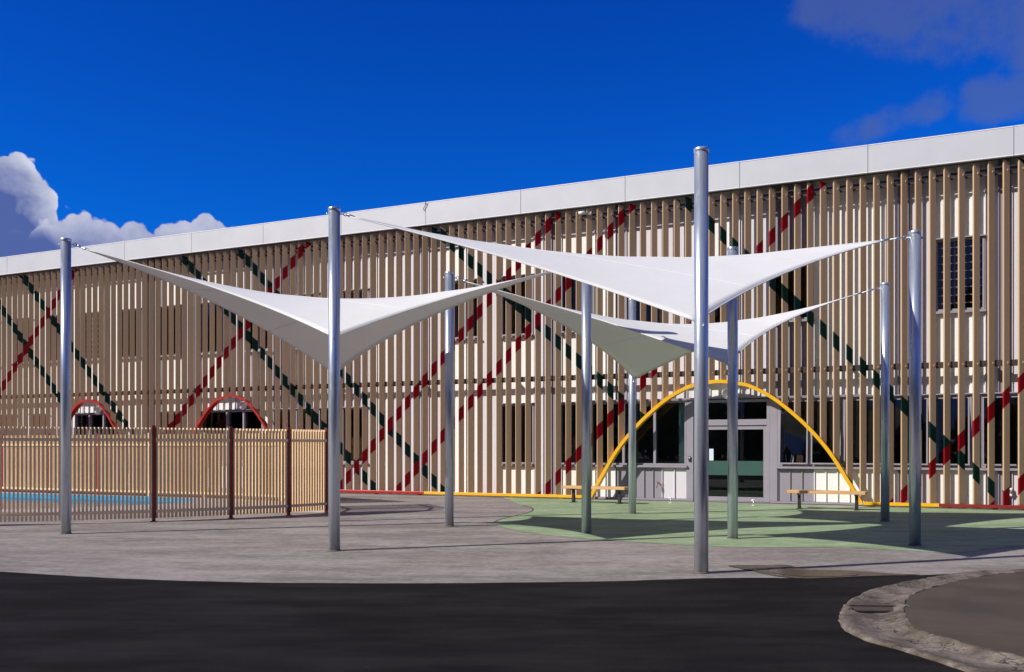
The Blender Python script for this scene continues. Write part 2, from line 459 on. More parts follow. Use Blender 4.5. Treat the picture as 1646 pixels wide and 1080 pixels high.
def f_path(q, oc):
    a = q.noise(oc, 1.0, 8, .6)
    f = q.noise(oc, 200, 3, .7)
    c = q.mix(q.mr(a, .3, .7), rgb(.062, .046, .033), rgb(.096, .074, .054))
    c = q.mix(q.m('MULTIPLY', q.mr(f, .5, .8), .5), c, rgb(.15, .13, .11))
    c = q.mix(q.mr(q.noise(oc, 13, 5, .7), .62, .75, 0, .5), c, rgb(.045, .036, .03))
    ck = q.n('ShaderNodeTexVoronoi', {'Vector': q.n('ShaderNodeVectorMath', {0: oc, 1: q.n('ShaderNodeTexNoise', {'Vector': oc, 'Scale': 2.0}).outputs['Color']}, operation='ADD').outputs[0], 'Scale': .35}, feature='DISTANCE_TO_EDGE').outputs['Distance']
    c = q.mix(q.mr(ck, .001, .004, .6, 0), c, rgb(.02, .016, .012))
    return c, .85, q.m('ADD', f, q.m('MULTIPLY', a, 1.5)), .5
M['path'] = groundmat('brown_weathered_paving', f_path)
def f_kerb(q, oc):
    a = q.noise(oc, 3.0, 9, .68)
    b = q.noise(oc, 14, 6, .7)
    f = q.noise(oc, 120, 4, .7)
    c = q.mix(q.mr(a, .35, .65), rgb(.085, .066, .051), rgb(.205, .170, .140))
    c = q.mix(q.mr(b, .55, .75, 0, .6), c, rgb(.33, .28, .24))
    c = q.mix(q.mr(b, .30, .44, .8, 0), c, rgb(.05, .040, .033))
    vo = q.n('ShaderNodeTexVoronoi', {'Vector': q.mapping(oc, (1, 1, 1)), 'Scale': 26.}).outputs['Distance']
    ck = q.n('ShaderNodeTexVoronoi', {'Vector': q.n('ShaderNodeVectorMath', {0: oc, 1: q.n('ShaderNodeTexNoise', {'Vector': oc, 'Scale': 4.0}).outputs['Color']}, operation='ADD').outputs[0], 'Scale': 1.1}, feature='DISTANCE_TO_EDGE').outputs['Distance']
    c = q.mix(q.mr(ck, .004, .016, .85, 0), c, rgb(.015, .012, .010))
    c = q.mix(q.m('MULTIPLY', q.mr(vo, .1, .5, .5, 0), q.mr(a, .4, .6)), c, rgb(.30, .26, .22))
    return c, .85, q.m('ADD', q.m('ADD', q.m('MULTIPLY', b, 1.2), q.m('MULTIPLY', vo, .4)), q.m('MULTIPLY', f, .6)), .7
M['kerb'] = groundmat('rough_kerb_concrete', f_kerb)
def f_deck(q, oc):
    a = q.noise(oc, 2.0, 8, .6)
    c = q.mix(q.mr(a, .3, .7), rgb(.36, .32, .30), rgb(.46, .42, .40))
    return c, .8, a, .1
M['deck'] = groundmat('pale_pool_paving', f_deck)
def f_dirt(q, oc):
    a = q.noise(q.mapping(oc, (1, 2.5, 1)), 4.0, 8, .65)
    c = q.mix(q.mr(a, .3, .7), rgb(.070, .052, .038), rgb(.13, .10, .078))
    return c, q.mr(a, .45, .58, .75, .16), a, .06
M['wet'] = groundmat('wet_silt', f_dirt, .5)
def f_water(q, oc):
    a = q.noise(q.mapping(oc, (1, 1, 1)), 2.2, 4, .55)
    return q.mix(a, rgb(.001, .022, .06), rgb(.003, .045, .10)), .14, a, .25
M['water'] = groundmat('pool_water', f_water, .5)

# ---------------------------------------------------------------- ground
def gp(x, y, z=0.0):
    """ground point seen at photo position x, y (taken from the survey of the picture)"""
    Zc = 1500. * (1.5 - z) / (y - 719)
    return Vector(((x - 823) / 1500. * Zc, Zc, z))

def smooth_closed(pts, n=6):
    out = []; L = len(pts)
    for i in range(L):
        p0, p1, p2, p3 = pts[i - 1], pts[i], pts[(i + 1) % L], pts[(i + 2) % L]
        for k in range(n):
            t = k / n
            out.append(.5 * ((2 * p1) + (-p0 + p2) * t + (2 * p0 - 5 * p1 + 4 * p2 - p3) * t * t + (-p0 + 3 * p1 - 3 * p2 + p3) * t ** 3))
    return out
def smooth_open(pts, n=6):
    pts = [pts[0] * 2 - pts[1]] + list(pts) + [pts[-1] * 2 - pts[-2]]
    out = []
    for i in range(1, len(pts) - 2):
        p0, p1, p2, p3 = pts[i - 1:i + 3]
        for k in range(n):
            t = k / n
            out.append(.5 * ((2 * p1) + (-p0 + p2) * t + (2 * p0 - 5 * p1 + 4 * p2 - p3) * t * t + (-p0 + 3 * p1 - 3 * p2 + p3) * t ** 3))
    out.append(pts[-2])
    return out
def jitter(pts, amp, fr=6.0):
    return [p + Vector((noise.noise(p * fr), noise.noise(p * fr + Vector((9, 3, 1))), 0)) * amp for p in pts]

def sheet(name, pts, z, m, kind='structure', thick=None):
    bm = bmesh.new()
    vs = [bm.verts.new((p[0], p[1], z)) for p in pts]
    f = bm.faces.new(vs)
    f.normal_update()
    if f.normal.z < 0: f.normal_flip()
    if thick:
        r = bmesh.ops.extrude_face_region(bm, geom=[f])
        for v in [e for e in r['geom'] if isinstance(e, bmesh.types.BMVert)]:
            v.co.z -= thick
        bmesh.ops.recalc_face_normals(bm, faces=bm.faces)
    bmesh.ops.triangulate(bm, faces=bm.faces)
    me = bpy.data.meshes.new(name); bm.to_mesh(me); bm.free()
    me.materials.append(m)
    o = link(name, me)
    if kind: o['kind'] = kind
    return o

# pool outline (world coordinates), a hole in the ground
POOL = [Vector((-26, 35.2, 0)), Vector((-17.5, 30.8, 0)), Vector((-11.2, 28.3, 0)), Vector((-9.3, 27.0, 0)), Vector((-8.8, 25.4, 0)), Vector((-10.4, 23.6, 0)), Vector((-13.5, 22.4, 0)), Vector((-26, 22.5, 0))]
poolc = smooth_closed(POOL, 4)
bm = bmesh.new()
outer = [bm.verts.new((x, y, 0)) for x, y in ((-900, -600), (900, -600), (900, 1500), (-900, 1500))]
inner = [bm.verts.new((p.x, p.y, 0)) for p in poolc]
es = [bm.edges.new((outer[i], outer[(i + 1) % 4])) for i in range(4)]
es += [bm.edges.new((inner[i], inner[(i + 1) % len(inner)])) for i in range(len(inner))]
bmesh.ops.triangle_fill(bm, edges=es, use_beauty=True, use_dissolve=False)
for f in bm.faces:
    f.normal_update()
    if f.normal.z < 0: f.normal_flip()
me = bpy.data.meshes.new('ground'); bm.to_mesh(me); bm.free(); me.materials.append(M['concrete'])
ground = link('ground', me); ground['kind'] = 'structure'

# asphalt
edge = [gp(-500, 895), gp(-150, 908), gp(0, 919), gp(200, 930.5), gp(400, 936.5), gp(560, 937.8), gp(700, 937.8), gp(850, 936.5), gp(1000, 934), gp(1130, 930), gp(1230, 929), gp(1300, 930), gp(1400, 927), gp(1500, 924), gp(1551, 922)]
edge = jitter(smooth_open(edge, 8), .018, 3)
kout = [gp(1551, 922), gp(1510, 928.5), gp(1465, 936), gp(1425, 944), gp(1392, 954), gp(1366, 968), gp(1352, 983), gp(1349, 995), gp(1355, 1011), gp(1392, 1031), gp(1432, 1042), gp(1481, 1057), gp(1541, 1077), gp(1640, 1112), gp(1760, 1160)]
kout_s = smooth_open(kout, 5)
kout_j = jitter(kout_s, .02, 9)
apoly = list(edge) + kout_j[1:] + [Vector((12, 1, 0)), Vector((60, -20, 0)), Vector((60, -60, 0)), Vector((-60, -60, 0)), Vector((-60, 10, 0))]
sheet('asphalt_road', apoly, .004, M['asphalt'])

# green painted area
gpl = [gp(793, 841), gp(800, 845), gp(850, 856.5), gp(920, 864), gp(985, 869), gp(1080, 875), gp(1180, 879.5), gp(1300, 880), gp(1400, 882), gp(1500, 888), gp(1530, 889.5), gp(1580, 884), gp(1646, 877), gp(1760, 868)]
gpl = smooth_open(gpl, 5)
gpl2 = [gp(857, 819), gp(852, 823), gp(835, 828), gp(810, 835), gp(795, 840)]
top_l = fw(-1.7, -.9); top_m = gp(835, 812)
gtop = [fw(20, -.0), fw(-.3, -.0)]
left = smooth_open([Vector((gtop[1].x, gtop[1].y, 0)), gp(835, 811), gp(852, 815.5), gp(857, 819), gp(850, 824), gp(825, 830), gp(802, 836), gp(793, 841)], 5)
sheet('painted_play_area', jitter(gpl, .02, 5) + [fw(20, -2)] + [gtop[0]] + left[:-1], .0045, M['green'])
# dark joint line where the paint ends against the grey apron
lm = MB(); jl = left[6:]
for a, b in zip(jl[:-1], jl[1:]):
    d = (b - a); nrm = Vector((-d.y, d.x, 0)).normalized() * .014
    lm.add([(*(a - nrm).xy, .0085), (*(a + nrm).xy, .0085), (*(b + nrm).xy, .0085), (*(b - nrm).xy, .0085)], [(0, 1, 2, 3)])
o = lm.build('paving_joint', M['black_metal']); o['kind'] = 'structure'

# footpath at lower right and its rough gutter kerb
kin = [gp(1760, 921), gp(1646, 927), gp(1578, 934.5), gp(1524, 946), gp(1471, 963), gp(1457, 976), gp(1454, 988), gp(1457, 999), gp(1468, 1016), gp(1498, 1031), gp(1541, 1042), gp(1597, 1057), gp(1646, 1070), gp(1760, 1103)]
kin_s = smooth_open(kin, 5)
sheet('footpath', jitter(kin_s, .008, 8) + [Vector((20, 3, 0)), Vector((30, 12, 0))], .055, M['path'], thick=.05)
# kerb: resample both edges and sweep a dished profile between them
ko = smooth_open([gp(1900, 911), gp(1760, 914), gp(1646, 918)] + kout, 5)
def resample(pts, n):
    L = [0.0]
    for a, b in zip(pts[:-1], pts[1:]): L.append(L[-1] + (b - a).length)
    out = []; j = 0
    for i in range(n):
        t = L[-1] * i / (n - 1)
        while j < len(L) - 2 and L[j + 1] < t: j += 1
        f = (t - L[j]) / max(1e-9, L[j + 1] - L[j])
        out.append(pts[j].lerp(pts[j + 1], f))
    return out
def arcpart(pts, a, b):
    return [p for p in pts if a <= p]
# pair the two edges at the nose so that they stay opposite each other
def nose_split(pts):
    k = min(range(len(pts)), key=lambda i: pts[i].x / max(.1, pts[i].y))
    return pts[:k + 1], pts[k:]
o1, o2 = nose_split(ko); i1, i2 = nose_split(kin_s)
O = resample(o1, 150) + resample(o2, 130)[1:]
I = resample(i1, 150) + resample(i2, 130)[1:]
prof = [(0.0, -.03), (0.0, .020), (.06, .032), (.16, .028), (.32, .012), (.50, .006), (.68, .012), (.84, .032), (.93, .055), (1.0, .060), (1.0, -.02)]
kb = MB(); NP = 44
prof2 = []
for i in range(NP):
    u = i / (NP - 1) * (len(prof) - 1); k = min(int(u), len(prof) - 2); f = u - k
    prof2.append((prof[k][0] * (1 - f) + prof[k + 1][0] * f, prof[k][1] * (1 - f) + prof[k + 1][1] * f))
rows = []
for a, b in zip(O, I):
    row = []
    for f, h in prof2:
        p = a.lerp(b, f)
        if h > 0:
            nn = noise.fractal(Vector((p.x * 5, p.y * 5, 0)), 1.0, 2.0, 5)
            n2 = noise.fractal(Vector((p.x * 22, p.y * 22, 4)), 1.0, 2.0, 4)
            edge_ = max(0, 1 - min(f, 1 - f) * 9)
            h = max(.0065, h + nn * .007 + n2 * .002 + edge_ * min(0, nn) * .02)
            p = p + Vector((noise.noise(p * 7), noise.noise(p * 7 + Vector((5, 5, 5))), 0)) * .02
        row.append((p.x, p.y, h))
    rows.append(row)
vs = [v for r in rows for v in r]
fs = [(i * NP + k, i * NP + k + 1, (i + 1) * NP + k + 1, (i + 1) * NP + k) for i in range(len(rows) - 1) for k in range(NP - 1)]
kb.add(vs, fs, 0, True)
kerb = kb.build('gutter_kerb', M['kerb']); kerb['kind'] = 'structure'
# drain inlet in the nose of the kerb
dr = empty('storm_drain', gp(1407, 987, .03))
tag(dr, 'rusty storm drain inlet let into the nose of the rough concrete kerb', 'drain')
e0 = gp(1366, 982) - dr.location; e1 = gp(1449, 983) - dr.location; e0.z = e1.z = 0
dv = (e1 - e0).normalized(); dn = Vector((-dv.y, dv.x, 0)); Ld = (e1 - e0).length
def dbox(u0, u1, v0, v1, z0, z1, mb):
    q = [e0 + dv * u0 + dn * v0, e0 + dv * u1 + dn * v0, e0 + dv * u1 + dn * v1, e0 + dv * u0 + dn * v1]
    mb.prism([(p.x, p.y) for p in q], z0, z1)
b = MB(); dbox(0, Ld, -.13, .10, -.02, -.004, b); b.build('cover_plate', M['rust'], dr)
b = MB(); dbox(.01, Ld - .01, .10, .15, -.02, .004, b); dbox(.01, Ld - .01, -.17, -.13, -.02, .002, b); b.build('slot', M['black_metal'], dr)
b = MB(); dbox(-.045, -.005, -.10, .06, -.03, .022, b); b.build('side_block', M['kerb'], dr, .008)
b = MB(); dbox(Ld + .005, Ld + .06, -.06, .14, -.03, .034, b); b.build('side_block', M['kerb'], dr, .008)

# wet silt patch and puddle beside the front pole
pud = [gp(1170, 910), gp(1215, 909), gp(1262, 908.5), gp(1290, 915), gp(1330, 917), gp(1380, 919), gp(1440, 923), gp(1480, 924.5), gp(1400, 927), gp(1340, 929), gp(1300, 930.5), gp(1270, 929.5), gp(1225, 922), gp(1195, 915)]
o = sheet('silt_patch', jitter(smooth_closed(pud, 5), .04, 5), .009, M['wet'])
def pudm(q, oc):
    return rgb(.06, .052, .042), .20, q.noise(oc, 9, 4, .6), .06
M['puddle'] = groundmat('standing_water', pudm, .6)
pd2 = [gp(1228, 918), gp(1262, 916.5), gp(1300, 919), gp(1340, 922), gp(1385, 925), gp(1345, 927.5), gp(1292, 928), gp(1250, 923)]
sheet('puddle', jitter(smooth_closed(pd2, 5), .05, 5), .013, M['puddle'])

# pool
bm = bmesh.new()
n = len(poolc)
tp = [bm.verts.new((p.x, p.y, 0)) for p in poolc]; bt = [bm.verts.new((p.x, p.y, -1.2)) for p in poolc]
for i in range(n): bm.faces.new((tp[i], bt[i], bt[(i + 1) % n], tp[(i + 1) % n]))
bm.faces.new(bt)
bmesh.ops.triangulate(bm, faces=[f for f in bm.faces if len(f.verts) > 4])
me = bpy.data.meshes.new('pool_basin'); bm.to_mesh(me); bm.free(); me.materials.append(M['pool_wall'])
o = link('pool_basin', me); o['kind'] = 'structure'
cen = sum(poolc, Vector()) / n
sheet('pool_water', [cen + (p - cen) * .999 for p in poolc], -.13, M['water'])
# paving around the pool inside the fence
# (ring sheet between the fence line and the basin)
# ---------------------------------------------------------------- building structure
T0, T1 = -26.5, 17.0
uppers = [(-24.5, -23.43), (-22.55, -21.48), (-20.52, -19.45), (-18.54, -17.47), (-16.55, -15.49), (-14.6, -13.52), (-12.62, -11.54), (-10.5, -9.45), (-8.37, -7.33), (-6.42, -5.36), (-2.30, -1.30), (-.57, .51), (1.4, 2.45), (3.40, 4.46), (5.55, 6.62), (7.53, 8.57), (11.48, 12.58), (14.6, 15.7)]
UZ0, UZ1 = 4.88, 6.66
lowers = [(-24.4, -22.4, [-23.4]), (-21.6, -20.5, []), (-19.0, -16.6, [-18.2, -17.45]), (-14.6, -13.5, []), (-12.6, -9.75, [-11.35, -10.6]), (-9.3, -5.41, [-8.3, -7.35, -6.4]),
          (-.59, .53, []), (1.36, 5.17, [2.35, 3.34, 4.26]), (7.64, 12.30, [8.47, 9.29, 10.35, 11.35]), (12.47, 16.3, [13.42, 14.4, 15.35])]
LZ0, LZ1 = 1.0, 2.80
DOOR = (5.37, 7.43)
D0, D1 = .47, .62
wall = MB()
def row(z0, z1, holes):
    x = T0
    for a, b_ in sorted(holes):
        wall.box(x, D0, z0, a, D1, z1); x = b_
    wall.box(x, D0, z0, T1, D1, z1)
lh = [(a, b_) for a, b_, _ in lowers]
row(.0, LZ0, [DOOR]); row(LZ0, LZ1, lh + [DOOR]); row(LZ1, UZ0, []); row(UZ0, UZ1, uppers); row(UZ1, 8.5, [])
wallo = wall.build('wall', M['substrate'], building)
# inside: floors, back wall, partitions
it = MB()
it.box(T0, D1, 3.45, T1, 6.5, 3.65); it.box(T0, 6.5, 0, T1, 6.7, 8.5)
for tt in (-26.4, -15.1, -4.0, .9, 5.25, 7.5, 13.0, 16.9):
    it.box(tt, D1, .02, tt + .1, 6.5, 3.45)
for tt in (-26.4, -15.1, -9.0, -3.2, 3.0, 7.0, 10.0, 16.9):
    it.box(tt, D1, 3.65, tt + .1, 6.5, 8.45)
it.build('interior_wall', M['interior'], building)
b = MB(); b.box(T0, D1, .005, T1, 6.5, .02); b.build('interior_floor', M['interior_floor'], building)
b = MB()
b.box(T0 - .3, -.075, 8.92, T1 + .3, 14, 9.05); b.box(T0, 6.7, 0, T1, 14, 8.92); b.build('roof', M['roof'], building)
b = MB(); b.box(T0, -.075, 8.50, T1, D1, 8.54); b.build('soffit', M['soffit'], building)
# fascia with its sheet joints
fa = MB(); fa.box(T0, -.105, 8.41, T1, -.08, 9.06)
fascia = fa.build('fascia', M['soffit'], building)
jo = [-25.2, -22.14, -18.93, -15.71, -12.45, -9.25, -6.05, -2.88, .36, 3.58, 6.76, 9.95, 13.18, 16.4]
ends = [T0] + jo + [T1]
for a, b_ in zip(ends[:-1], ends[1:]):
    p = MB(); p.box(a + .006, -.16, 8.42, b_ - .006, -.11, 9.065)
    p.box(a + .006, -.165, 8.387, b_ - .006, -.075, 8.417, 1); p.box(a + .006, -.168, 9.068, b_ - .006, -.01, 9.092, 1)
    p.build('fascia_panel', [M['fascia'], M['flash']], fascia, .004)

# cladding pans
def inv(px, d=.45):
    u = (px - 823) / 1500.
    return ((27.8 + d * C_) * u - d * S_) / (C_ + S_ * u)
runs = [(-200, 'W'), (78, 'P'), (92, 'W'), (236, 'G'), (263, 'W'), (297, 'P'), (320, 'W'), (376, 'P'), (402, 'W'), (430, 'P'), (463, 'W'), (544, 'P'), (590, 'W'), (628, 'P'), (668, 'G'), (682, 'P'), (713, 'W'), (772, 'P'), (800, 'W'), (858, 'P'), (880, 'G'), (905, 'W'), (994, 'G'), (1008, 'P'), (1112, 'W'), (1152, 'W'), (1184, 'P'), (1235, 'G'), (1300, 'W'), (1425, 'P'), (1452, 'G'), (1462, 'P'), (1495, 'W'), (1588, 'P'), (1612, 'G'), (1625, 'P'), (1680, 'W'), (1750, 'P')]
runs = [(inv(x), k) for x, k in runs]
runs_low = [(-200, None), (1006, 'G'), (1066, 'P'), (1110, 'G'), (1299, 'W'), (1440, None)]
runs_low = [(inv(x), k) for x, k in runs_low]
def clad_color(t, z):
    def look(rs):
        k = None
        for a, c in rs:
            if t >= a: k = c
        return k
    if z < 1.0:
        k = look(runs_low)
        if k: return k
    return look(runs) or 'W'
cm_ = {'W': M['white_clad'], 'P': M['pale_clad'], 'G': M['grey_clad']}
bps = sorted(set([T0, T1, DOOR[0], DOOR[1]] + [x for w in uppers for x in w] + [x for w in lh for x in w]))
cols = []
for a, b_ in zip(bps[:-1], bps[1:]):
    if b_ - a < .02: continue
    k = max(1, round((b_ - a) / .285))
    for i in range(k): cols.append((a + (b_ - a) * i / k, a + (b_ - a) * (i + 1) / k))
npan = 0
rest = MB(); rest_m = []
pan_jobs = []
for a, b_ in cols:
    mid = (a + b_) / 2
    inu = any(u0 < mid < u1 for u0, u1 in uppers)
    inl = any(u0 < mid < u1 for u0, u1 in lh)
    ind = DOOR[0] < mid < DOOR[1]
    z = .07; segs = []
    if ind: z = LZ1 + .03
    elif inl or 5.17 <= mid <= 5.37 or 7.43 <= mid <= 7.64:
        segs.append((z, LZ0 - .075)); z = LZ1 + .03
    if inu: segs.append((z, UZ0 - .06)); z = UZ1 + .04
    segs.append((z, 8.49))
    for z0, z1 in segs: pan_jobs.append((a, b_, z0, z1))
def pan_shape(mb, w, z0, z1, x=0.0, mi=0):
    mb.box(x + .001, .452, z0, x + w - .001, .469, z1, mi)
    mb.box(x + .004, .420, z0 + .004, x + .024, .4515, z1 - .004, mi)
pan_jobs.sort(key=lambda j: abs((j[0] + j[1]) / 2 + 3.5))
cache = {}
for i, (a, b_, z0, z1) in enumerate(pan_jobs):
    k = clad_color((a + b_) / 2, z0)
    if i < 298:
        key = (round(b_ - a, 3), round(z0, 2), round(z1, 2), k)
        if key not in cache:
            p = MB(); pan_shape(p, b_ - a, z0, z1); cache[key] = p.mesh('cladding_panel', cm_[k])
        link('cladding_panel', cache[key], wallo, (a, 0, 0))
    else:
        pan_shape(rest, b_ - a, z0, z1, a, 'WPG'.index(k))
if rest.v:
    o = rest.build('cladding', [cm_['W'], cm_['P'], cm_['G']], wallo); o['kind'] = 'stuff'
# base flashing, hood trim over the entrance bay
b = MB(); b.box(T0, .40, .015, DOOR[0] - .01, .4655, .065); b.box(DOOR[1] + .01, .40, .015, T1, .4655, .065); b.build('base_flashing', M['frame'], building)
b = MB(); b.box(2.4, .33, 2.83, 10.0, .4145, 2.865); b.build('flashing', M['frame'], building)
b = MB(); b.box(5.173, .40, .07, 5.367, .4655, LZ1 + .02); b.build('jamb_panel', M['frame'], building); b = MB(); b.box(7.433, .40, .07, 7.637, .4655, LZ1 + .02); b.build('jamb_panel', M['frame'], building)

# windows
def pane_mesh(w, h):
    p = MB(); p.box(0, 0, 0, w, .008, h); return p.mesh('pane', M['glass'])
def window(t0, t1, z0, z1, mull=(), tilt=(), grid=False, hood=True):
    fr = MB(); w = .05
    f0, f1 = .40, .60
    fr.box(t0 + .002, f0, z0 + .002, t0 + w, f1, z1 - .002); fr.box(t1 - w, f0, z0 + .002, t1 - .002, f1, z1 - .002)
    fr.box(t0 + w, f0, z1 - w, t1 - w, f1, z1 - .002); fr.box(t0 + w, f0, z0 + .002, t1 - w, f1, z0 + w)
    for m_ in mull: fr.box(m_ - .035, f0 + .002, z0 + w, m_ + .035, f1, z1 - w)
    fo = fr.build('window', M['frame'], building)
    s = MB(); s.box(t0 - .03, .335, z0 - .065, t1 + .03, .398, z0 - .005)
    s.box(t0 - .03, .398, z0 - .055, t1 + .03, .452, z0 - .010)
    s.build('sill', M['frame'], fo, .004)
    if hood:
        s = MB(); s.box(t0 - .04, .34, z1 + .004, t1 + .04, .45, z1 + .035); s.build('hood', M['frame'], fo)
    xs = [t0 + .015] + list(mull) + [t1 - .015]
    for i, (a, b_) in enumerate(zip(xs[:-1], xs[1:])):
        a += .036; b_ -= .036
        if i in tilt:
            sash = MB(); q = .035; W = b_ - a - .006; H = z1 - z0 - 2 * w - .01
            sash.box(0, 0, -H, q, .04, 0); sash.box(W - q, 0, -H, W, .04, 0); sash.box(q, 0, -q, W - q, .04, 0); sash.box(q, 0, -H, W - q, .04, -H + q)
            so = sash.build('sash', M['frame'], fo)
            so.location = (a + .003, .41, z1 - w - .005); so.rotation_euler = (R(-4.5), 0, 0)
            # glass sits in the tilted sash
            g2 = MB(); g2.box(q, .016, -H + q, W - q, .022, -q)
            go = g2.build('pane', M['glass'], fo); go.location = so.location; go.rotation_euler = so.rotation_euler
        else:
            go = MB(); go.box(a, .50, z0 + w, b_, .506, z1 - w); go.build('pane', M['glass'], fo)
    if grid:
        gm = MB()
        for i in range(1, 9):
            zz = z0 + (z1 - z0) * i / 9; gm.box(t0 + .05, .478, zz - .006, t1 - .05, .490, zz + .006)
        for i in range(1, 5):
            xx = t0 + (t1 - t0) * i / 5; gm.box(xx - .005, .4785, z0 + .05, xx + .005, .4895, z1 - .05)
        gm.build('grille', M['rail_light'], fo)
    return fo
for i, (a, b_) in enumerate(uppers):
    window(a, b_, UZ0, UZ1, [(a + b_) / 2] if i % 3 == 1 else (), grid=i in (3, 16))
for a, b_, ml in lowers:
    ti = {7.64: (0, 1, 2, 3, 4), 12.47: (0, 1, 2)}.get(a, ())
    window(a, b_, LZ0, LZ1, ml, tilt=ti)

# entrance doors
df = MB(); a, b_ = DOOR
df.box(a + .002, .42, .02, a + .07, .60, LZ1); df.box(b_ - .07, .42, .02, b_ - .002, .60, LZ1)
df.box(a + .07, .42, LZ1 - .07, b_ - .07, .60, LZ1); df.box(a + .07, .42, 2.10, b_ - .07, .60, 2.26)
df.box(a + .07, .42, .012, b_ - .07, .60, .03)
door_f = df.build('door_frame', M['frame'], building, .004)
p = MB(); p.box(a + .07, .50, 2.26, b_ - .07, .508, LZ1 - .07); p.build('transom_pane', M['glass'], door_f)
midt = (a + b_) / 2
for k, (x0, x1) in enumerate(((a + .075, midt - .004), (midt + .004, b_ - .075))):
    lf = MB(); s = .09
    lf.box(x0, .455, .035, x0 + s, .505, 2.095); lf.box(x1 - s, .455, .035, x1, .505, 2.095)
    lf.box(x0 + s, .455, 1.985, x1 - s, .505, 2.095); lf.box(x0 + s, .455, .035, x1 - s, .505, .15)
    d = lf.build('door', M['frame'], building, .003)
    p = MB(); p.box(x0 + s, .478, .15, x1 - s, .484, 1.985); p.build('pane', M['glass'], d)
    p = MB(); p.box(x0 + s, .4735, .74, x1 - s, .4765, 1.13); p.build('frosted_band', M['teal'], d)
    if k == 0:
        p = MB(); p.tube([(x1 - .07, .455, .70), (x1 - .07, .39, .70), (x1 - .07, .39, 1.28), (x1 - .07, .455, 1.28)], .014, 10); p.build('handle', M['chrome'], d)
        p = MB(); p.box(x0 + .35, .4700, 1.14, x0 + .47, .4730, 1.46); p.build('notice', M['paper'], d)

# slat screen: rails and slats
YA = [(0, 3.32), (.66, 3.23), (1.0, 3.11), (1.5, 2.82), (2.0, 2.41), (2.4, 2.02), (2.76, 1.60), (3.04, 1.20), (3.3, .76), (3.52, .38), (3.68, .09)]
ARCH = [(6.15, 1.0, 'yellow'), (-10.77, .705, 'red'), (-17.70, .64, 'red')]
def arch_pts(cx, sc, off=0.0, n=5):
    base = [Vector((-x, z, 0)) for x, z in YA[::-1]] + [Vector((x, z, 0)) for x, z in YA[1:]]
    base = [Vector((cx + p.x * sc, p.y, 0)) for p in smooth_open(base, n)]
    if off:
        out = []
        for i, p in enumerate(base):
            a = base[max(0, i - 1)]; b2 = base[min(len(base) - 1, i + 1)]
            d = (b2 - a).normalized(); out.append(p + Vector((d.y, -d.x, 0)) * off)
        return out
    return base
def arch_height(t, cx, sc):
    """height of the arch's outer edge at t, or None outside it"""
    pts = arch_pts(cx, sc)
    if not pts[0].x < t < pts[-1].x: return None
    for a, b2 in zip(pts[:-1], pts[1:]):
        if a.x <= t <= b2.x:
            return a.y + (b2.y - a.y) * (t - a.x) / max(1e-6, b2.x - a.x)
for cx, sc, cn in ARCH:
    outer_ = arch_pts(cx, sc); inner_ = arch_pts(cx, sc, .09 if sc == 1.0 else .065)
    mb = MB(); n = len(outer_); d0, d1 = -.10, .10
    vs = []
    for o_, i_ in zip(outer_, inner_):
        vs += [(o_.x, d0, o_.y), (i_.x, d0, i_.y), (i_.x, d1, i_.y), (o_.x, d1, o_.y)]
    fs = []
    for i in range(n - 1):
        for k in range(4):
            fs.append((i * 4 + k, i * 4 + (k + 1) % 4, (i + 1) * 4 + (k + 1) % 4, (i + 1) * 4 + k))
    fs += [(0, 1, 2, 3), ((n - 1) * 4 + 3, (n - 1) * 4 + 2, (n - 1) * 4 + 1, (n - 1) * 4)]
    mb.add(vs, fs, 0, False)
    mb.build('entrance_arch', M[cn], building)
# base rails: red, yellow around the entrance, red
def base_rail(t0, t1, m):
    b = MB(); b.box(t0 + .003, -.085, .045, t1 - .003, .085, .125)
    t = math.ceil(t0 / 1.6) * 1.6
    while t < t1:
        b.box(t - .05, -.05, .006, t + .05, .05, .0445); t += 1.6
    b.build('base_rail', m, building, .006)
rsp = [(T0, -19.95, 'red'), (-15.35, -13.2, 'red'), (-8.2, -3.0, 'red'), (-3.0, 2.46, 'yellow'), (9.84, 11.57, 'yellow'), (11.57, T1, 'dark_red')]
for a, b_, cn in rsp: base_rail(a, b_, M[cn])

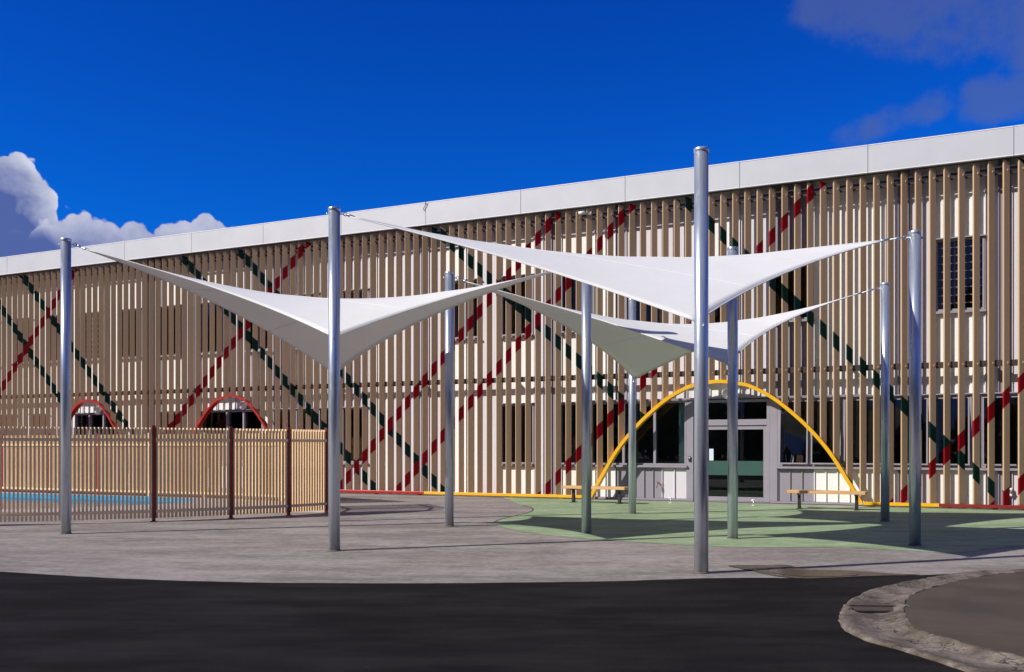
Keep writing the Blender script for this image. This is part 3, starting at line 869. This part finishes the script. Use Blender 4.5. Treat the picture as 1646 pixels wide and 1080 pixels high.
screen = MB()
for zc, h in ((8.06, .05), (8.18, .05), (3.52, .15)):
    screen.box(T0, .075, zc - h / 2, T1, .125, zc + h / 2)
for zc in (8.12, 3.52):                        # struts back to the wall
    t = T0 + .8
    while t < T1: screen.box(t, .127, zc - .04, t + .05, .45, zc + .04); t += 3.2
scr = screen.build('screen_rails', M['steel_brown'], building)
b = MB(); b.box(T0, .060, 8.20, T1, .0735, 8.235); b.build('tube', M['rail_light'], scr)
ANG = R(39)
SW, SB = .168, .050
def slat_mesh(z0, z1, rails=(8.11, 3.52), z0r=None):
    m = MB()
    hw, hb = SW / 2, SB / 2; ch = .004
    prof = [(-hw + ch, -hb), (hw - ch, -hb), (hw, -hb + ch), (hw, hb - ch), (hw - ch, hb), (-hw + ch, hb), (-hw, hb - ch), (-hw, -hb + ch)]
    ca, sa = math.cos(ANG), math.sin(ANG)
    n = len(prof); vs = []
    zr = z0 if z0r is None else z0r
    for q, (x, y) in enumerate(prof):
        f = (x + hw) / SW
        vs.append((x * ca - y * sa, x * sa + y * ca, z0 * (1 - f) + zr * f))
    for x, y in prof:
        f = (x + hw) / SW
        vs.append((x * ca - y * sa, x * sa + y * ca, z1 - .055 * f ** 3))   # eased top corner
    fs = [tuple(range(n - 1, -1, -1)), tuple(range(n, 2 * n))] + [(i, (i + 1) % n, n + (i + 1) % n, n + i) for i in range(n)]
    m.add(vs, fs)
    for r in rails:
        if r > z0 + .05:
            bx, by = .035 * ca + (hb + .006) * sa, .035 * sa - (hb + .006) * ca
            m.obox(bx, by, .040, .024, r - .022, r + .022, ANG)
            bx, by = (hw + .010) * ca - 0.01 * sa, (hw + .010) * sa + .01 * ca
            m.obox(bx, by, .034, .040, r - .024, r + .024, ANG)
    return m.mesh('slat', M['slat'])
full = slat_mesh(.128, 8.345)
k = -80
while True:
    t = -.753 + .3204 * k
    k += 1
    if t < T0 + .1: continue
    if t > T1 - .1: break
    zl = zr = None
    for cx, sc, cn in ARCH:
        hl = arch_height(t - .07, cx, sc); hr = arch_height(t + .07, cx, sc)
        if hl is not None or hr is not None:
            zl = (hl or .1) ; zr = (hr or .1)
    if zl is None: link('slat', full, scr, (t, 0, 0))
    else: link('slat', slat_mesh(zl + .003, 8.345, z0r=zr + .003), scr, (t, 0, 0))

# ---------------------------------------------------------------- small things on the wall
def wall_lamp(px, py, label):
    u = (px - 823) / 1500.; d = .44
    t = inv(px, d); Zc = 27.8 - S_ * t + d * C_; z = 1.5 + (719 - py) / 1500 * Zc
    r = empty('wall_lamp', fw(t, d, z), -PHI); tag(r, label, 'lamp', 'round lamps over the entrances')
    m = MB(); m.tube([(0, -.025, 0), (0, -.06, 0)], .15, 24); m.build('base', M['white_plastic'], r)
    m = MB(); m.tube([(0, -.06 - .16 * math.sin(a), 0) for a in [i * math.pi / 16 for i in range(9)]], [.155 * math.cos(i * math.pi / 16) + .002 for i in range(9)], 24)
    m.build('globe', M['white_plastic'], r)
wall_lamp(1171, 633, 'round white lamp above the glazed doors under the yellow arch')
wall_lamp(393, 652, 'round white lamp under the crown of the red arch right of the far left one')
wall_lamp(160, 660, 'round white lamp under the leftmost red arch')

r = empty('security_camera', fw(2.33, -.06, 8.17), -PHI)
tag(r, 'small white security camera under the eave above the middle pole', 'camera')
m = MB(); m.tube([(-.14, -.12, .03), (.04, -.06, .05)], .045, 14); m.build('housing', M['white_plastic'], r)
m = MB(); m.tube([(-.143, -.121, .03), (-.15, -.123, .03)], .036, 14); m.build('lens', M['black_metal'], r)
m = MB(); m.tube([(.02, -.06, .05), (.08, -.02, .0), (.16, .04, .0), (.19, .05, .12), (.19, .06, .2)], .012, 8); m.build('bracket', M['white_plastic'], r)

r = empty('garden_tap', fw(inv(1059), .40, .42), -PHI)
tag(r, 'small brass tap on the grey panels left of the glazed doors', 'tap')
m = MB(); m.tube([(0, .05, .07), (0, -.04, .07), (0, -.09, .05), (-.02, -.11, -.05)], .015, 8); m.build('spout', M['brass'], r)
m = MB(); m.box(-.05, -.06, .10, .05, -.04, .115); m.tube([(0, -.05, .07), (0, -.05, .11)], .01, 8); m.build('handle', M['brass'], r)

r = empty('card_reader', fw(5.27, .395, 1.18), -PHI)
tag(r, 'small black card reader on the frame left of the glazed doors', 'card reader')
m = MB(); m.box(-.03, -.03, -.07, .03, 0, .07); m.build('case', M['black_metal'], r, .005)
m = MB(); m.box(-.018, -.034, .02, .018, -.031, .05); m.build('panel', M['frame_white'], r)

r = empty('power_outlet', fw(inv(1623), .41, .42), -PHI)
tag(r, 'white weatherproof power outlet low on the wall at the right edge', 'outlet')
m = MB(); m.box(-.05, -.06, -.10, .05, 0, .10); m.build('case', M['white_plastic'], r, .015)
m = MB(); m.tube([(0, -.06, .03), (0, -.10, .02)], .032, 14); m.build('socket', M['frame'], r)

for px, py, lab in ((1078, 806, 'small metal door stop on the green paint left of the doors'), (1211, 810, 'small metal door stop on the green paint in front of the right door')):
    p0 = gp(px, py + 3.)
    r = empty('door_stop', (p0.x, p0.y, .006), -PHI); tag(r, lab, 'door stop', 'door stops at the entrance')
    m = MB(); m.tube([(0, 0, .0), (0, 0, .13)], .012, 8); m.build('post', M['chrome'], r)
    m = MB(); m.tube([(-.05, 0, .13), (.03, 0, .15)], .016, 8); m.tube([(0, 0, 0), (0, 0, .012)], .04, 12); m.build('buffer', M['white_plastic'], r)

# loose cable at a fascia joint
b = MB(); x0 = -2.86
b.tube([(x0, -.172, 9.02), (x0 + .02, -.21, 9.09), (x0 - .02, -.20, 8.98), (x0 - .09, -.19, 8.88), (x0 - .06, -.18, 8.83)], .009, 6)
o = b.build('loose_cable', M['black_metal']); o.location = BO; o.rotation_euler = (0, 0, -PHI)
tag(o, 'thin dark loose cable hanging from a joint in the pale fascia', 'cable')

# books and boards on the window ledge right of the door
def ledge(name, mb_fn, t, label, cat, m, ang=0, group=None):
    b = MB(); mb_fn(b)
    o = b.build(name, m); o.location = fw(t, .68, LZ0 + .08); o.rotation_euler = (0, ang, -PHI)
    tag(o, label, cat, group)
b = MB(); b.box(7.7, .605, LZ0 + .03, 12.2, .95, LZ0 + .075); b.build('window_ledge', M['frame_white'], building)
for i, (tt, an, la) in enumerate(((7.83, -.12, 'grey book leaning leftmost on the window ledge right of the doors'), (7.93, .16, 'grey book leaning in the middle of the three on the window ledge'), (7.99, .16, 'grey book rightmost of the three leaning on the window ledge'))):
    ledge('book', lambda b: b.box(-.012, 0, 0, .012, .16, .22), tt, la, 'book', M['book'], an, 'books on the window ledge')
ledge('wooden_box', lambda b: (b.box(-.085, 0, 0, .085, .015, .21), b.box(-.085, .015, 0, .085, .12, .012), b.box(-.07, -.004, .12, .07, -.001, .125)), 8.17, 'small orange brown wooden box standing on the window ledge right of the doors', 'box', M['tan_box'], .06)
def vase(b): b.tube([(0, .08, 0), (0, .08, .03), (0, .08, .12), (0, .08, .2), (0, .08, .26)], [.05, .065, .05, .02, .012], 14)
ledge('vase', vase, inv(1416, .7), 'pale blue vase on the ledge behind the glass beside the far right poles', 'vase', M['paper'])
b = MB(); b.box(4.90, .63, .05, 5.14, .66, 2.75); b.build('curtain', M['mint'], building)
b = MB(); b.box(11.35, .66, .05, 11.55, .70, 2.75); b.build('curtain', M['mint'], building)

# ---------------------------------------------------------------- benches
def bench(pa, pb, t_ext0, t_ext1, label):
    """pa, pb: foot of the two legs on the ground"""
    d = (pb - pa).normalized(); ang = math.atan2(d.y, d.x)
    L = (pb - pa).length
    r = empty('bench', pa, ang); tag(r, label, 'bench', 'timber benches before the entrance')
    r.location.z = .006
    for x in (0, L):
        m = MB(); m.box(x - .045, -.16, 0, x + .045, .16, .012); m.box(x - .035, -.045, .012, x + .035, .045, .34); m.box(x - .03, -.17, .34, x + .03, .17, .3745)
        m.build('leg', M['black_metal'], r, .004)
    w = .118
    for i in range(3):
        m = MB(); y = -.185 + i * (w + .008)
        xm = L * .5 + (.1 if i == 1 else -.1)
        m.box(-t_ext0, y, .376, L + t_ext1, y + w, .448)
        o = m.build('plank', M['bench_wood'], r, .006)
    m = MB()
    for x in (0, L):
        for yy in (-.12, .12): m.tube([(x, yy, .446), (x, yy, .4505)], .012, 8)
    m.build('bolts', M['chrome'], r)
bench(gp(922, 807.5), gp(996, 810), .25, .22, 'timber bench with black legs left of the glazed doors beside the arch foot')
bench(gp(1285, 817.5), gp(1377, 820.3), .26, .22, 'timber bench with black legs right of the glazed doors in front of the arch foot')

# ---------------------------------------------------------------- poles
PR = .084
def pole(x, y, top, label, bolts):
    r = empty('steel_pole', (x, y, 0)); tag(r, label, 'pole', 'galvanised poles carrying the shade sails')
    m = MB(); m.tube([(0, 0, 0), (0, 0, top * .5), (0, 0, top - .05)], PR, 40); m.build('shaft', M['galv'], r)
    m = MB(); m.tube([(0, 0, top - .05), (0, 0, top - .045), (0, 0, top - .006), (0, 0, top)], [PR + .001, PR + .006, PR + .006, PR], 40); m.build('cap', M['galv'], r)
    m = MB(); m.tube([(0, 0, .003), (0, 0, .014), (0, 0, .016)], [PR + .016, PR + .010, PR + .001], 40); m.build('grout_collar', M['kerb'], r)
    for z, tx, ty in bolts:
        d = Vector((tx - x, ty - y, 0)).normalized()
        zz = Vector((0, 0, z))
        m = MB(); m.tube([d * (-PR - .03) + zz, d * (-PR - .012) + zz, d * (-PR - .010) + zz, d * (PR + .05) + zz], [.018, .018, .010, .010], 8)
        ring = []
        c = d * (PR + .075) + Vector((0, 0, z))
        for i in range(13):
            a = 2 * math.pi * i / 12; ring.append(c + d * (math.cos(a) * .026) + Vector((0, 0, math.sin(a) * .026)))
        m.tube(ring, .007, 6, caps=False)
        m.build('eye_bolt', M['galv'], r)
P = {'A': (-7.74, 16.19), 'B': (-2.58, 13.55), 'C': (-1.19, 17.72), 'D': (1.30, 16.30), 'E': (2.71, 21.03), 'F': (2.26, 11.14), 'G': (3.62, 15.31), 'H': (7.56, 18.91), 'I': (6.15, 14.24), 'K': (-3.60, 19.0)}
T_ = {'A': 5.12, 'B': 4.98, 'C': 4.83, 'D': 4.76, 'E': 4.85, 'F': 5.07, 'G': 4.78, 'H': 4.83, 'I': 4.80, 'K': 4.85}
ATT = {'A': [(5.02, 'D')], 'B': [(3.07, 'K'), (4.89, 'I')], 'C': [(4.72, 'H')], 'D': [(4.70, 'A'), (4.48, 'B')], 'E': [(2.98, 'G')], 'F': [(2.95, 'D')], 'G': [(2.82, 'E')], 'H': [(4.72, 'C')], 'I': [(4.70, 'B')], 'K': [(2.93, 'B')]}
LB = {'A': 'tall galvanised pole at far left in front of the tan pool fence',
      'B': 'tall galvanised pole at the right end of the tan fence, carrying two sails',
      'C': 'thinner looking galvanised pole on grey concrete just left of the green painted tip',
      'D': 'galvanised pole standing on the left part of the green paint before the left bench',
      'E': 'galvanised pole farthest back beside the left bench, under the grey sail tip',
      'F': 'nearest and tallest looking galvanised pole at the asphalt edge before the glazed doors',
      'G': 'galvanised pole on the green paint directly in front of the right glazed door',
      'H': 'galvanised pole standing back at right, just left of the taller right hand pole',
      'I': 'rightmost galvanised pole on the green paint where the big white sail ends',
      'K': 'galvanised pole hidden directly behind the pole at the end of the tan fence'}
for k_ in P:
    pole(P[k_][0], P[k_][1], T_[k_], LB[k_], [(z, *P[o_]) for z, o_ in ATT[k_]])

# ---------------------------------------------------------------- shade sails
def P3(k_, z): return Vector((P[k_][0], P[k_][1], z))
def sail(name, corners, gaps, sag, label, N=36, drop=0.0):
    """corners in order round the sail: (pole, height); gaps: metres from pole axis to fabric corner"""
    cp = [P3(k_, z) for k_, z in corners]
    cen = sum(cp, Vector()) / 4
    fc = [p + (cen - p).normalized() * g_ for p, g_ in zip(cp, gaps)]
    root = empty(name, (cen.x, cen.y, 0)); tag(root, label, 'shade sail', 'white shade sails stretched between the poles')
    def edgecurve(a, b2, s_):
        L = (b2 - a).length; mid = (a + b2) / 2
        inward = (cen - mid); dirn = (b2 - a).normalized(); inward -= dirn * inward.dot(dirn); inward.normalize()
        return lambda u: a.lerp(b2, u) + inward * (L * s_ * 4 * u * (1 - u))
    c00, c10, c11, c01 = fc
    eb = edgecurve(c00, c10, sag[0]); er = edgecurve(c10, c11, sag[1]); et = edgecurve(c01, c11, sag[2]); el_ = edgecurve(c00, c01, sag[3])
    vs = []
    for j in range(N + 1):
        v = j / N
        for i in range(N + 1):
            u = i / N
            p = eb(u) * (1 - v) + et(u) * v + el_(v) * (1 - u) + er(v) * u
            p -= c00 * ((1 - u) * (1 - v)) + c10 * (u * (1 - v)) + c01 * ((1 - u) * v) + c11 * (u * v)
            p.z -= drop * 16 * u * (1 - u) * v * (1 - v)
            vs.append(p - root.location)
    fs = [(j * (N + 1) + i, j * (N + 1) + i + 1, (j + 1) * (N + 1) + i + 1, (j + 1) * (N + 1) + i) for j in range(N) for i in range(N)]
    m = MB(); m.add(vs, fs, 0, True)
    o = m.build('canopy', M['sail'], root)
    so = o.modifiers.new('thick', 'SOLIDIFY'); so.thickness = .0015
    # hem along the edges: a doubled band of fabric with the cable inside
    for e in (eb, er, et, el_):
        m = MB(); m.tube([e(i / 24) - root.location for i in range(25)], .009, 6); m.build('hem', M['sail'], root)
    # sewn seams between the strips of cloth
    for v in (.34, .67):
        m = MB(); pts = []
        jj = round(v * N)
        pts = [vs[jj * (N + 1) + i] for i in range(N + 1)]
        m.tube(pts, .006, 5); m.build('seam', M['sail'], root)
    for p, q in zip(cp, fc):
        d = (cen - p); dh = Vector((d.x, d.y, 0)).normalized()
        a = p + dh * (PR + .09); b2 = q
        dd = (b2 - a)
        m = MB()
        if dd.length > .05:
            m.tube([a - root.location, a + dd * .22 - root.location, a + dd * .24 - root.location, a + dd * .5 - root.location, a + dd * .52 - root.location, b2 - root.location], [.009, .009, .020, .020, .009, .009], 8)
        m.tube([b2 - dd.normalized() * .03 - root.location, b2 + (cen - b2).normalized() * .10 - root.location], [.022, .014], 8)
        m.build('turnbuckle', M['galv'], root)
    return root
sail('shade_sail', [('A', 5.02), ('B', 3.07), ('D', 4.70), ('K', 2.93)], [.32, .16, .22, .16], [.085, .085, .085, .085],
     'left shade sail, white on top and grey beneath, starting at the far left pole')
sail('shade_sail', [('B', 4.89), ('F', 2.95), ('I', 4.70), ('D', 4.48)], [.20, .16, .45, .30], [.052, .055, .06, .06],
     'big white shade sail at the front with its low tip on the nearest pole')
sail('shade_sail', [('C', 4.72), ('G', 2.82), ('H', 4.72), ('E', 2.98)], [.30, .16, .55, .18], [.085, .085, .085, .085],
     'rear shade sail over the entrance, grey underneath, its low tip beside the left bench')

# ---------------------------------------------------------------- pool fences
def fence(name, pts, label, postmat, z_r=(.21, 1.65), htop=1.90, zbot=.07, side=-1, maxn=298, nopost=0):
    pts = [Vector((x, y, 0)) for x, y in pts]
    root = empty(name, pts[0]); tag(root, label, 'fence', 'fences round the pool')
    sl = MB(); sl.obox(0, 0, .028, .050, zbot, htop, R(20))
    slm = sl.mesh('slat', M['fence'])
    cnt = 0; extra = MB()
    for i, p in enumerate(pts):
        d = (pts[min(i + 1, len(pts) - 1)] - pts[max(i - 1, 0)]).normalized(); ang = math.atan2(d.y, d.x)
        m = MB(); m.box(-.032, -.032, 0, .032, .032, htop + .03); m.box(-.036, -.036, htop + .03, .036, .036, htop + .045); m.box(-.06, -.06, .0, .06, .06, .012)
        o = m.build('post', M['fence'] if i < nopost else postmat, root, .003); o.location = p - root.location; o.rotation_euler = (0, 0, ang)
    for a, b2 in zip(pts[:-1], pts[1:]):
        d = b2 - a; L = d.length; ang = math.atan2(d.y, d.x); u = d.normalized(); nr = Vector((-u.y, u.x, 0)) * side
        n = max(1, round((L - .12) / .074))
        for z in z_r:
            m = MB(); m.box(.036, -.0145, z - .03, L - .036, .0145, z + .03)
            o = m.build('rail', M['fence'], root); o.location = a - root.location + nr * .047; o.rotation_euler = (0, 0, ang)
        for i in range(n + 1):
            p = a + u * (.06 + (L - .12) * i / n) - root.location
            if cnt < maxn:
                o = link('slat', slm, root, p); o.rotation_euler = (0, 0, ang); cnt += 1
            else: extra.obox(p.x, p.y, .028, .050, zbot, htop, ang + R(20))
    if extra.v:
        o = extra.build('slats', M['fence'], root); o['kind'] = 'stuff'
    return root
near = [(-14.4, 17.1), (-12.95, 17.15), (-11.5, 17.35), (-10.1, 17.72), (-8.70, 18.25), (-7.25, 18.88), (-5.94, 19.72), (-4.93, 20.58), (-4.26, 21.42), (-4.25, 22.5), (-4.75, 23.7)]
fence('pool_fence', near, 'tan slatted pool fence with dark red posts curving behind the left poles', M['dark_red'])
def tw(t, d): p = fw(t, d); return (p.x, p.y)
far = [tw(-3.6, -5.0), tw(-5.0, -4.4), tw(-6.6, -4.1)] + [tw(inv(156, -4.0) + (inv(156, -4.0) - inv(78, -4.0)) * (3 - i), -4.0) for i in range(8)]
fence('pool_fence', far, 'tan slatted fence with bright red posts on the far side of the pool', M['red'], z_r=(.14, 1.58), side=1, nopost=6)
# pale paving inside the fence
deckp = [Vector((x, y, 0)) for x, y in near] + [Vector((x, y, 0)) for x, y in far] + [Vector((-30, 30, 0)), Vector((-24, 18, 0))]
bm = bmesh.new()
ov = [bm.verts.new((p.x, p.y, .004)) for p in deckp]; iv = [bm.verts.new((p.x, p.y, .004)) for p in poolc if p.x > -22.0]
bm.free()
o = None
bm = bmesh.new()
outer = [Vector((x, y, 0)) for x, y in near] + [Vector((x, y, 0)) for x, y in far] + [Vector((-34, 40, 0)), Vector((-34, 18, 0))]
ov = [bm.verts.new((p.x, p.y, .004)) for p in outer]; iv = [bm.verts.new((p.x, p.y, .004)) for p in poolc]
es = [bm.edges.new((ov[i], ov[(i + 1) % len(ov)])) for i in range(len(ov))] + [bm.edges.new((iv[i], iv[(i + 1) % len(iv)])) for i in range(len(iv))]
bmesh.ops.triangle_fill(bm, edges=es, use_beauty=True)
for f in bm.faces:
    f.normal_update()
    if f.normal.z < 0: f.normal_flip()
me = bpy.data.meshes.new('pool_deck'); bm.to_mesh(me); bm.free(); me.materials.append(M['deck'])
o = link('pool_deck', me); o['kind'] = 'structure'

# ---------------------------------------------------------------- wood behind the camera (what the windows reflect)
def foliage():
    m = bpy.data.materials.new('dark_foliage'); m.use_nodes = True
    t = m.node_tree; t.nodes.clear(); q = NG(t)
    oc = q.n('ShaderNodeTexCoord').outputs['Object']
    c = q.mix(q.noise(oc, .8, 4, .6), rgb(.022, .04, .014), rgb(.06, .09, .03))
    bs = q.n('ShaderNodeBsdfPrincipled', {'Base Color': c, 'Roughness': .7})
    ou = q.n('ShaderNodeOutputMaterial'); t.links.new(bs.outputs[0], ou.inputs[0])
    return m
M['leaf'] = foliage()
tr = MB(); rg = random.Random(3)
for i in range(56):
    cx = -95 + i * 5.6 + rg.uniform(-2, 2); cy = -46 + rg.uniform(-7, 5); H = rg.uniform(14, 20)
    if i >= 34: cx = -98 + rg.uniform(-5, 4); cy = -44 + (i - 34) * 5.0
    tr.tube([(cx, cy, 0), (cx + .2, cy, H * .35), (cx + .4, cy, H * .7)], [.35, .25, .1], 7)
    for _ in range(1300):
        a = rg.uniform(0, 6.283); rr = math.sqrt(rg.random()) * H * .30; zz = rg.uniform(.02, 1)
        rr *= (1.15 - abs(zz - .55) * 1.5) if zz > .2 else .9
        p = Vector((cx + rr * math.cos(a), cy + rr * math.sin(a), H * zz))
        s = rg.uniform(.4, 1.1)
        u = Vector((rg.uniform(-1, 1), rg.uniform(-1, 1), rg.uniform(-1, 1))).normalized() * s; v = u.orthogonal().normalized() * s
        tr.add([p - u, p - v * .6, p + u, p + v * .6], [(0, 1, 2, 3)])
o = tr.build('far_wood', M['leaf'])
tag(o, 'dark wood on the far side of the road, seen only as a reflection in the windows', 'wood', kind='stuff')
print('pans', len(pan_jobs))
